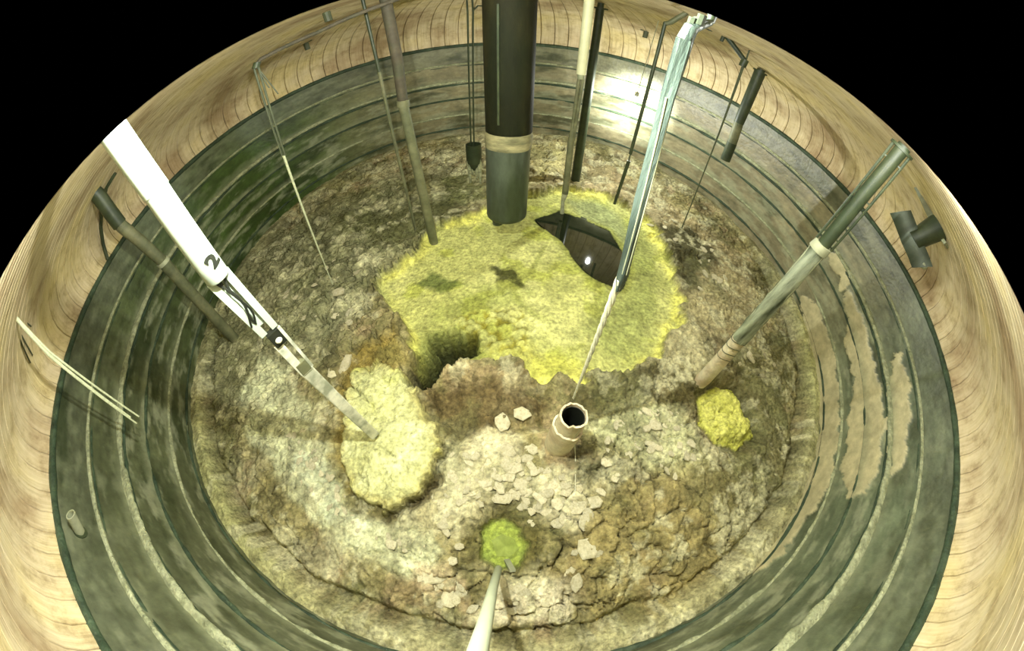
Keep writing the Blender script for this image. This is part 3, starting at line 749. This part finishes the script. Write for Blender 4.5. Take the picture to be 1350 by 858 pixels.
# small dome brackets
for x, y, lb in ((403, 60, 'small dark bracket on the dome below the header pipe'), (430, 19, 'small dark bracket on the dome above the header pipe'), (852, 45, 'small dark bracket on the dome right of the dark green pole')):
    p0 = at_dome(x, y-3, .02); nrm = (CAM-p0).normalized()
    t = thing('dome_bracket', p0, lb, 'bracket', 'dome brackets')
    MB().bar(p0+Vector((-.22, 0, .06)), p0+Vector((.22, 0, .06)), .05, .05, ref=(0, 1, 0)).build('plate', M['wire'], t)
    MB().tube([p0+Vector((0, 0, .08)), p0+Vector((0, -.02, -.32))], .09, 10).build('stub', M['wire'], t)

# bucket sampler hanging on rods beside the big pipe
rho = floor_rho(624, 233, .3)
top = at_rho(624, 190, rho); bot = at_rho(625, 214, rho); rb = 10.5/ray(624, 192)[3]*rho
t = thing('dip_cup', bot, 'dark green cup hanging on twin rods beside the big pipe', 'cup')
MB().shell([bot, top], rb, rb*.86, 24).build('cup_body', M['green'], t)
MB().tube([bot-Vector((0, 0, .35)), bot-Vector((0, 0, .1)), bot+Vector((0, 0, .03))], [rb*.55, rb*.8, rb*.95], 24).build('cup_bottom', M['green'], t)
for k, (dx, ln) in enumerate(((-.3, 1.0), (-.1, .55), (.12, .8), (.32, 1.1))):
    a = bot+Vector((dx*rb*2.2, -.1, 0)); MB().tube([a+Vector((0, 0, .3)), a, Vector((a.x, a.y, max(hz(a.x, a.y), bot.z-ln)))], [.05, .09, .04], 8).build('crust_drip', M['crust'], t)
for dx in (-5, 1.5):
    a = at_rho(624+dx*.6, 192, rho); b = at_rho(622+dx*1.1, 16, rho); MB().tube([a, b, up_to_dome(b)], .028, 8).build('rod', M['green'], t)
a = at_rho(623.5, 14, rho); b = at_rho(640, 8, rho); MB().tube([a, a.lerp(b, .4)+Vector((0, 0, .12)), b], .03, 8).build('arm', M['green'], t)

# cream pipe with a thin lower length, right of the big pipe
rho = floor_rho(741, 283, -.2)
P, Q = px_path([(779,-20,15),(766,98,13.5),(766,104,11),(756,170,8),(753,185,9),(745,255,8.5),(742,265,5),(741,281,6)], rho)
t = thing('cream_pipe', P[-1], 'cream pipe with a thinner greenish lower length over the dark pool', 'pipe')
MB().tube([up_to_dome(P[0]), P[0], P[1]], [Q[0], Q[0], Q[1]], 20).build('upper_pipe', M['cream'], t)
MB().tube([P[1], P[2]], [Q[1]*.7, Q[2]*.9], 16).build('reducer', M['pale'], t)
for s in (-.05, .06):
    MB().tube([P[2]+Vector((s, 0, 0)), P[3]+Vector((s*.7, 0, 0)), P[4]+Vector((s, 0, 0))], .05, 10).build('thin_pipe', M['olive'], t)
MB().tube([P[3], P[4], P[5]], [Q[3]*.5, Q[4], Q[5]], 14).build('lower_pipe', M['olive'], t)
MB().tube([P[5], P[6], P[6].lerp(P[7], .5), P[7]], [Q[5], Q[6], Q[6], Q[7]], 12).build('tip', M['pale'], t)

# dark green pole with a cap
rho = on_floor(757, 246)
P, Q = px_path([(791,12,11.5),(757,246,12)], rho); top = at_rho(792, 9, rho)
t = thing('dark_green_pole', P[1], 'dark green pole with a flat cap, standing just right of the cream pipe', 'pole')
MB().tube([P[0], P[0].lerp(P[1], .5), P[1], P[1]-Vector((0, 0, .1))], [Q[0], (Q[0]+Q[1])/2, Q[1], Q[1]], 18).build('shaft', M['green'], t)
MB().tube([P[0], P[0]+Vector((0, 0, .07))], Q[0]*1.9, 18).build('cap', M['green'], t)
MB().tube([P[0]+Vector((0, 0, .06)), up_to_dome(P[0])], Q[0]*.8, 12).build('stem', M['green'], t)

# thin two-piece rod
rho = on_floor(802, 315)
rho = min(rho, on_floor(812, 268))
P, Q = px_path([(877,30,5.5),(831,203,4.5),(829,212,5),(811,266,4)], rho)
t = thing('jointed_rod', P[-1], 'thin dark rod with a gap-like joint, crossing the bright spot on the wall', 'rod')
MB().tube([P[0], P[1]], [Q[0], Q[1]], 10).build('upper_length', M['green'], t)
MB().tube([P[1], P[2]], Q[1]*.5, 8).build('link', M['wire'], t)
MB().tube([P[2], P[3], P[3]-Vector((0, 0, .1))], [Q[2], Q[3], Q[3]], 10).build('lower_length', M['green'], t)
a = P[0]; b = at_rho(905, 17, rho); MB().tube([a-Vector((0, 0, .03)), a+Vector((.1, 0, .05)), b, up_to_dome(b)], .07, 10).build('arm', M['olive'], t)

# plastic sleeved pipe and rope going down to the broken tube
rho = 3.15
P, Q = px_path([(918,26,24),(903,52,25),(880,128,22),(845,262,17.5),(822,358,14),(814,382,9)], rho)
t = thing('sleeved_pipe', at_rho(757, 523, rho), 'pale teal plastic sleeve on a leaning pipe ending in a twisted rope', 'pipe')
plv = lambda k, i: 1+.16*math.cos(k*math.pi*2/4+i*.3)*(1 if k % 2 else -.6)
p = []; r = []
for j in range(len(P)-2):
    for i2 in range(4): p.append(P[j+1].lerp(P[j+2], i2/4) if j < len(P)-2 else P[-1]); r.append(Q[j+1]+(Q[j+2]-Q[j+1])*i2/4)
p.append(P[-1]); r.append(Q[-1])
MB().tube(p, r, 16, mod=plv).build('sleeve', M['teal'], t, sharp=20)
MB().tube([P[1], P[1].lerp(P[0], .5)+Vector((0, 0, .02)), P[0]+Vector((.1, .08, .03))], [Q[1]*.95, Q[1]*.9, Q[0]*.75], 14).build('bend', M['teal'], t)
e0 = P[0]+Vector((.12, .1, .04)); MB().tube([P[0], e0, up_to_dome(e0)], [Q[0]*.6]*3, 12).build('hanger', M['green'], t)
for dx, dy in ((6, 2), (-6, 6)):
    a = at_rho(918+dx, 24+dy, rho); MB().tube([a-Vector((0, 0, .05)), a+Vector((0, 0, .05))], .03, 8).build('bolt', M['green'], t)
for s in (-1, 1):
    a = P[2]+Vector((s*Q[2]*.4, -Q[2]*.85, 0)); b = P[4]+Vector((s*Q[4]*.4, -Q[4]*.85, 0)); MB().tube([a, b], .008, 6).build('sleeve_fold', M['pale'], t)
A = at_rho(817, 368, rho); B = at_rho(756, 525, rho); NT = 60
for s in (0, 1, 2):
    pts = []
    for i2 in range(NT+1):
        u = i2/NT; an = s*2.094+u*30; rr2 = .028*(1-.55*u); pts.append(A.lerp(B, u)+Vector((math.cos(an)*rr2, math.sin(an)*rr2, 0)))
    MB().tube(pts, [.024*(1-.5*i2/NT) for i2 in range(NT+1)], 7).build('rope_strand', M['rope'], t)

# broken tube standing in the waste
rho = 2.75
mo = at_rho(757, 548, rho); bs_ = Vector((mo.x, mo.y, 0)); bs_ = at_rho(738, 582, rho); rt_ = 19.5/ray(757, 548)[3]*rho
rt_ = 19/PXRAD*(mo-CAM).length
ft = Vector((bs_.x, bs_.y, hz(bs_.x, bs_.y)-.1)) if bs_.z > 0.2 else bs_
t = thing('broken_tube', ft, 'pale open-mouthed tube standing in the waste below the rope', 'tube')
rs = random.Random(8); rag = [rs.uniform(-.04, .03)+(.10 if 13 <= k <= 17 else 0) for k in range(28)]
MB().shell([ft+(mo-ft)*.3, ft+(mo-ft)*.6, mo], rt_, rt_*.86, 28, rag=lambda k: rag[k]).build('inner_tube', M['tube'], t)
rag2 = [rs.uniform(-.05, .05)-.12*math.cos(2*math.pi*k/28+.9) for k in range(28)]
ls = ft.lerp(mo, .68)
MB().shell([ft, ft.lerp(ls, .5), ls], rt_*1.2, rt_*1.04, 28, rag=lambda k: rag2[k]).build('outer_sleeve', M['tube'], t)['label'] = 'wider pale sleeve around the foot, broken along its upper edge'
MB().shell([ft+(mo-ft)*.3, mo-(mo-ft).normalized()*.1], rt_*.855, rt_*.80, 24).build('bore_shade', M['black'], t)['label'] = 'dark inside of the tube'  # black shell added to put the bore's shade into colour
MB().tube([ft+(mo-ft)*.3, ft+(mo-ft)*.4], rt_*.84, 24).build('bore_shade_end', M['black'], t)  # black disc closing the bore, standing for its deep shade
a = at_rho(764, 566, rho-rt_*.6); b = ground(758, 600); c2 = ground(758, 652)
mb = MB().tube([a+Vector((0, 0, .02)), a-Vector((0, 0, .5)), b+Vector((0, 0, .05)), c2+Vector((0, 0, .03))], .012, 6).build('white_string', M['rope'], origin=c2)
tag(mb, 'thin white string trailing from the mouth of the broken tube', 'string')

# wires at the right, hung from a conduit
rho = floor_rho(905, 325)
for k, (x0, y0, x1, y1) in enumerate(((988,66,922,242),(981,80,899,300))):
    a = at_rho(x0, y0, 13.2); b = at_rho(x1, y1, 13.2)
    mb = MB().tube([up_to_dome(a) if k == 0 else a, a, b], .022, 7).build('drop_wire', M['wire'], origin=b)
    tag(mb, ('straight thin wire hanging left of the short dark pipe, the shorter of the pair', 'thin wire hanging from the bent conduit, reaching down over the dark wet patch')[k], 'wire', 'wires right of the sleeved pipe')
pts = [at_rho(941, 25, 13.2), at_rho(955, 45, 13.2), at_rho(982, 80, 13.2)]
t = thing('bent_conduit', pts[-1], 'dark conduit slanting down from the dome right of the sleeved pipe', 'conduit')
MB().tube([up_to_dome(pts[0])]+pts, .08, 12).build('conduit_run', M['green'], t)
MB().tube([pts[1], pts[1]-Vector((0, 0, .3))], .05, 10).build('clip', M['green'], t)
MB().tube([pts[2]+Vector((0, 0, .05)), pts[2]-Vector((0, 0, .25))], .1, 12).build('fitting', M['green'], t)

# short dark pipe ending in mid air
rho = 15.2
P, Q = px_path([(1002,95,17),(978,152,15),(974,162,14),(965,188,14.5),(956,211,14)], rho)
t = thing('short_dark_pipe', P[-1], 'short dark pipe hanging from the dome and ending in front of the right wall', 'pipe')
MB().tube([P[0], P[1], P[2]], [Q[0], Q[1], Q[2]], 20).build('upper_pipe', M['green'], t)
MB().tube([P[2], P[3]], [Q[2]*.96, Q[3]*.96], 20).build('pale_band', M['olive'], t)
MB().shell([P[4], P[3]], Q[3], Q[3]*.8, 20).build('lower_pipe', M['green'], t)
MB().tube([P[0]-Vector((0, 0, .02)), P[0]+Vector((0, 0, .05))], Q[0]*1.25, 20).build('cap', M['green'], t)
MB().tube([P[0], up_to_dome(P[0])], Q[0]*.7, 14).build('stem', M['green'], t)

# tall right pipe: flanged dark upper part with guide rods, shiny sleeve below
rho = floor_rho(932, 497, .3)
P, Q = px_path([(1189,197,27),(1140,255,26),(1086,322,24),(1078,330,27),(1010,405,25),(975,447,22),(930,497,21)], rho)
t = thing('guided_pipe', P[-1], 'tall pipe with side guide rods above and a wet shiny sleeve below, at right', 'pipe')
MB().tube([P[0], P[1], P[2]], [Q[0]*.78, Q[1]*.78, Q[2]*.78], 24).build('upper_pipe', M['green'], t)
vx = (CAM-P[1]).normalized(); ax_ = (P[2]-P[0]).normalized(); sd_ = ax_.cross(vx).normalized()
for s in (-1, 1):
    MB().tube([P[0]+sd_*s*Q[0]*1.1, P[2]+sd_*s*Q[2]*1.1], .022, 8).build('guide_rod', M['green'], t)
    for u in (.12, .5, .9):
        c0 = P[0].lerp(P[2], u); MB().bar(c0+sd_*s*Q[0]*.5, c0+sd_*s*Q[0]*1.2, .018, .018, ref=ax_).build('spacer', M['green'], t)
MB().tube([P[0]-Vector((0, 0, .03)), P[0]+Vector((0, 0, .03))], Q[0]*1.45, 24).build('flange_plate', M['green'], t)
MB().tube([P[0], up_to_dome(P[0])], Q[0]*.8, 18).build('stem', M['green'], t)
MB().tube([P[2], P[3]], [Q[2]*1.15, Q[3]*1.1], 24).build('coupling', M['pale'], t)
wob = lambda k, i: 1+.08*math.sin(k*1.7+i*2.1)
p, r = ease(P[3], P[5], Q[3]*.92, Q[5], 10); MB().tube(p, r, 20, mod=wob).build('shiny_sleeve', M['galv'], t, sharp=60)['label'] = 'wet shiny ribbed sleeve'
for s in (-.8, .8):
    MB().tube([P[3]+sd_*s*Q[3]+vx*.06, P[5]+sd_*s*Q[5]+vx*.06], .02, 8).build('edge_rod', M['pale'], t)
p, r = ease(P[5], P[6], Q[5]*.92, Q[6]*.95, 3); p.append(P[6]-Vector((0, 0, .35))); r.append(r[-1]); MB().tube(p, r, 20).build('foot', M['tube'], t)['label'] = 'pale foot of the pipe'
for i2 in range(4):
    c0 = P[5].lerp(P[6], .02+.13*i2); rr2 = Q[5]*1.0
    pts = [c0+sd_*math.cos(a)*rr2+vx*math.sin(a)*rr2+ax_*.05*math.sin(a*2) for a in np.linspace(0, 2*math.pi, 15)[:-1]]
    MB().tube(pts+[pts[0]], .011, 6, cap=False).build('wire_coil', M['wire'], t)

# nozzle assembly on the dome at right
base = at_dome(1240, 305, .05); rho = math.hypot(base.x-CAM.x, base.y-CAM.y)-.2
t = thing('wall_nozzle', base, 'dark green flanged nozzle with a flat shield, fixed to the dome at far right', 'nozzle')
P = [at_rho(1256, 296, rho+.25), at_rho(1236, 300, rho), at_rho(1214, 312, rho-.1), at_rho(1204, 316, rho-.15)]
MB().tube(P, [.36, .29, .24, .26], 24).build('neck', M['green'], t)
MB().tube([at_rho(1262, 290, rho+.35), P[0]], [.40, .36], 24).build('flange', M['green'], t)
pc = [at_rho(x, y, rho-.25) for x, y in ((1187,279),(1194,296),(1202,318),(1211,338),(1216,352))]
vx = (CAM-pc[2]).normalized()
for a, b in zip(pc[:-1], pc[1:]): pass
mb = MB(); rows = []
for q in pc:
    d = (pc[-1]-pc[0]).normalized().cross(vx).normalized(); rows.append((q-d*.30+vx*.02, q+d*.0+vx*.09, q+d*.30+vx*.02))
for th_ in (0, -.05):
    for rw in rows:
        for q in rw: mb.v.append(q+vx*th_)
m5 = len(rows)
for i2 in range(m5-1):
    for k2 in range(2):
        a = i2*3+k2; mb.f.append((a, a+1, a+4, a+3)); a += m5*3; mb.f.append((a, a+3, a+4, a+1))
for i2 in range(m5-1):
    for k2 in (0, 2):
        a = i2*3+k2; mb.f.append((a, a+3, a+3+m5*3, a+m5*3))
for k2 in range(2):
    for i2 in (0, m5-1):
        a = i2*3+k2; mb.f.append((a, a+1, a+1+m5*3, a+m5*3))
mb.build('shield', M['grey'], t)
a = at_rho(1217, 348, rho-.2); MB().ball(a, .13).build('end_knob', M['pale'], t)
a, b = at_rho(1214, 246, rho), at_rho(1234, 290, rho); MB().bar(a, b, .2, .03, ref=(b-a).cross(CAM-a)).build('fin', M['olive'], t)
a = at_rho(1247, 322, rho); MB().bar(a-Vector((.18, 0, .0)), a+Vector((.18, .1, .0)), .05, .08, ref=(0, 0, 1)).build('drain_lip', M['pale'], t)

# bundle of thin tubes at the left
rho = 8.3
tp = at_rho(10, 406, rho); md = at_rho(64, 465, rho)
t = thing('thermocouple_bundle', at_rho(180, 552, rho), 'bundle of three thin pale tubes hanging from the dome at far left', 'tubes')
for x, y in ((183,549),(180,558),(172,550)):
    e = at_rho(x, y, rho); MB().tube([tp, md+(e-at_rho(180, 552, rho))*.35, e], [.03, .024, .02], 8).build('thin_tube', M['wirepale'], t)
for x, y in ((41,430),(40,478),(43,468)):
    MB().tube([tp, at_dome(x, y, .08)], .018, 7).build('shadow_line', M['wire'], t)  # thin dark rods standing in for shadow lines on the dome
MB().tube([tp+Vector((0, 0, .25)), tp-Vector((0, 0, .12))], .07, 12).build('clamp', M['green'], t)

# pipe stub on the near left wall
p0 = at_wall(106, 702); p1 = at_rho(116, 666, math.hypot(p0.x-CAM.x, p0.y-CAM.y)-.35)
inw = Vector((-p0.x, -p0.y, 0)).normalized(); e = p0+inw*.4+Vector((0, 0, .35))
t = thing('wall_stub', p0, 'short grey pipe stub sticking out of the near left wall', 'pipe stub')
MB().shell([p0, p0.lerp(e, .5), e], .11, .085, 18).build('stub_pipe', M['pale'], t)
MB().tube([p0-inw*.02, p0+inw*.03], .17, 18).build('stub_flange', M['green'], t)

# pale pole in the foreground
b0_ = ground(657, 752); 
pts = [at_rho(657, 750, .47), at_rho(650, 775, .47), at_rho(641, 815, .47), at_rho(629, 862, .47)]
rad_ = [5.0/PXRAD*(p-CAM).length for p in pts[:1]]+[(lambda i, p: (6.5, 10, 15)[i]/PXRAD*(p-CAM).length)(i, p) for i, p in enumerate(pts[1:])]
t = thing('foreground_pole', pts[0], 'pale smooth pole in the foreground, running down into the green hollow', 'pole')
tip = Vector((pts[0].x, pts[0].y, hz(pts[0].x, pts[0].y)-.05))
pts2 = [pts[0]]+pts[1:]+[pts[-1]+(pts[-1]-pts[-2])*.6]; rad2 = rad_+[rad_[-1]]
MB().tube(pts2, rad2, 24).build('pole_shaft', M['dullpale'], t)
MB().tube([pts[0]+(pts[0]-pts[1]).normalized()*.3, pts[0]], [rad_[0]*.5, rad_[0]*.95], 16).build('pole_tip', M['pond'], t)
a = ground(668, 738); b = ground(676, 752)
mb = MB().bar(a+Vector((0, 0, .08)), b+Vector((0, 0, .1)), .07, .03, ref=(1, 0, 0)).build('crusted_strip', M['pale'], origin=b); tag(mb, 'small pale strip lying at the edge of the green hollow', 'strip')

# work lamp hung near the far wall: the bright spot
ux, uy, th, r_ = ray(838, 130); LP = at_rho(838, 130, 15.3)
t = thing('work_lamp', LP, 'glaring work lamp hung before the far wall, right of the cream pipe', 'lamp')
glow = bpy.data.materials.new('lamp_glow'); glow.use_nodes = True; gb = glow.node_tree.nodes['Principled BSDF']
gb.inputs['Emission Color'].default_value = (1, 1, .92, 1); gb.inputs['Emission Strength'].default_value = 60
MB().ball(LP, .12).build('bulb', glow, t)
MB().tube([LP+Vector((0, 0, .11)), LP+Vector((0, 0, .3))], .07, 12).build('socket', M['pale'], t)
MB().tube([LP+Vector((0, 0, .3)), up_to_dome(LP)], .012, 6).build('lamp_cord', M['pale'], t)
d = Vector((ux, uy, 0))
spot('work_lamp_light', LP+d*.16, at_wall(836, 138), 8000, .1, 60, 1.0, LIGHT)
lamp('work_lamp_spill', LP+Vector((0, 0, -.16)), 1100, .05, LIGHT)

for o in list(bpy.data.objects):
    if '_base' in o: del o['_base']
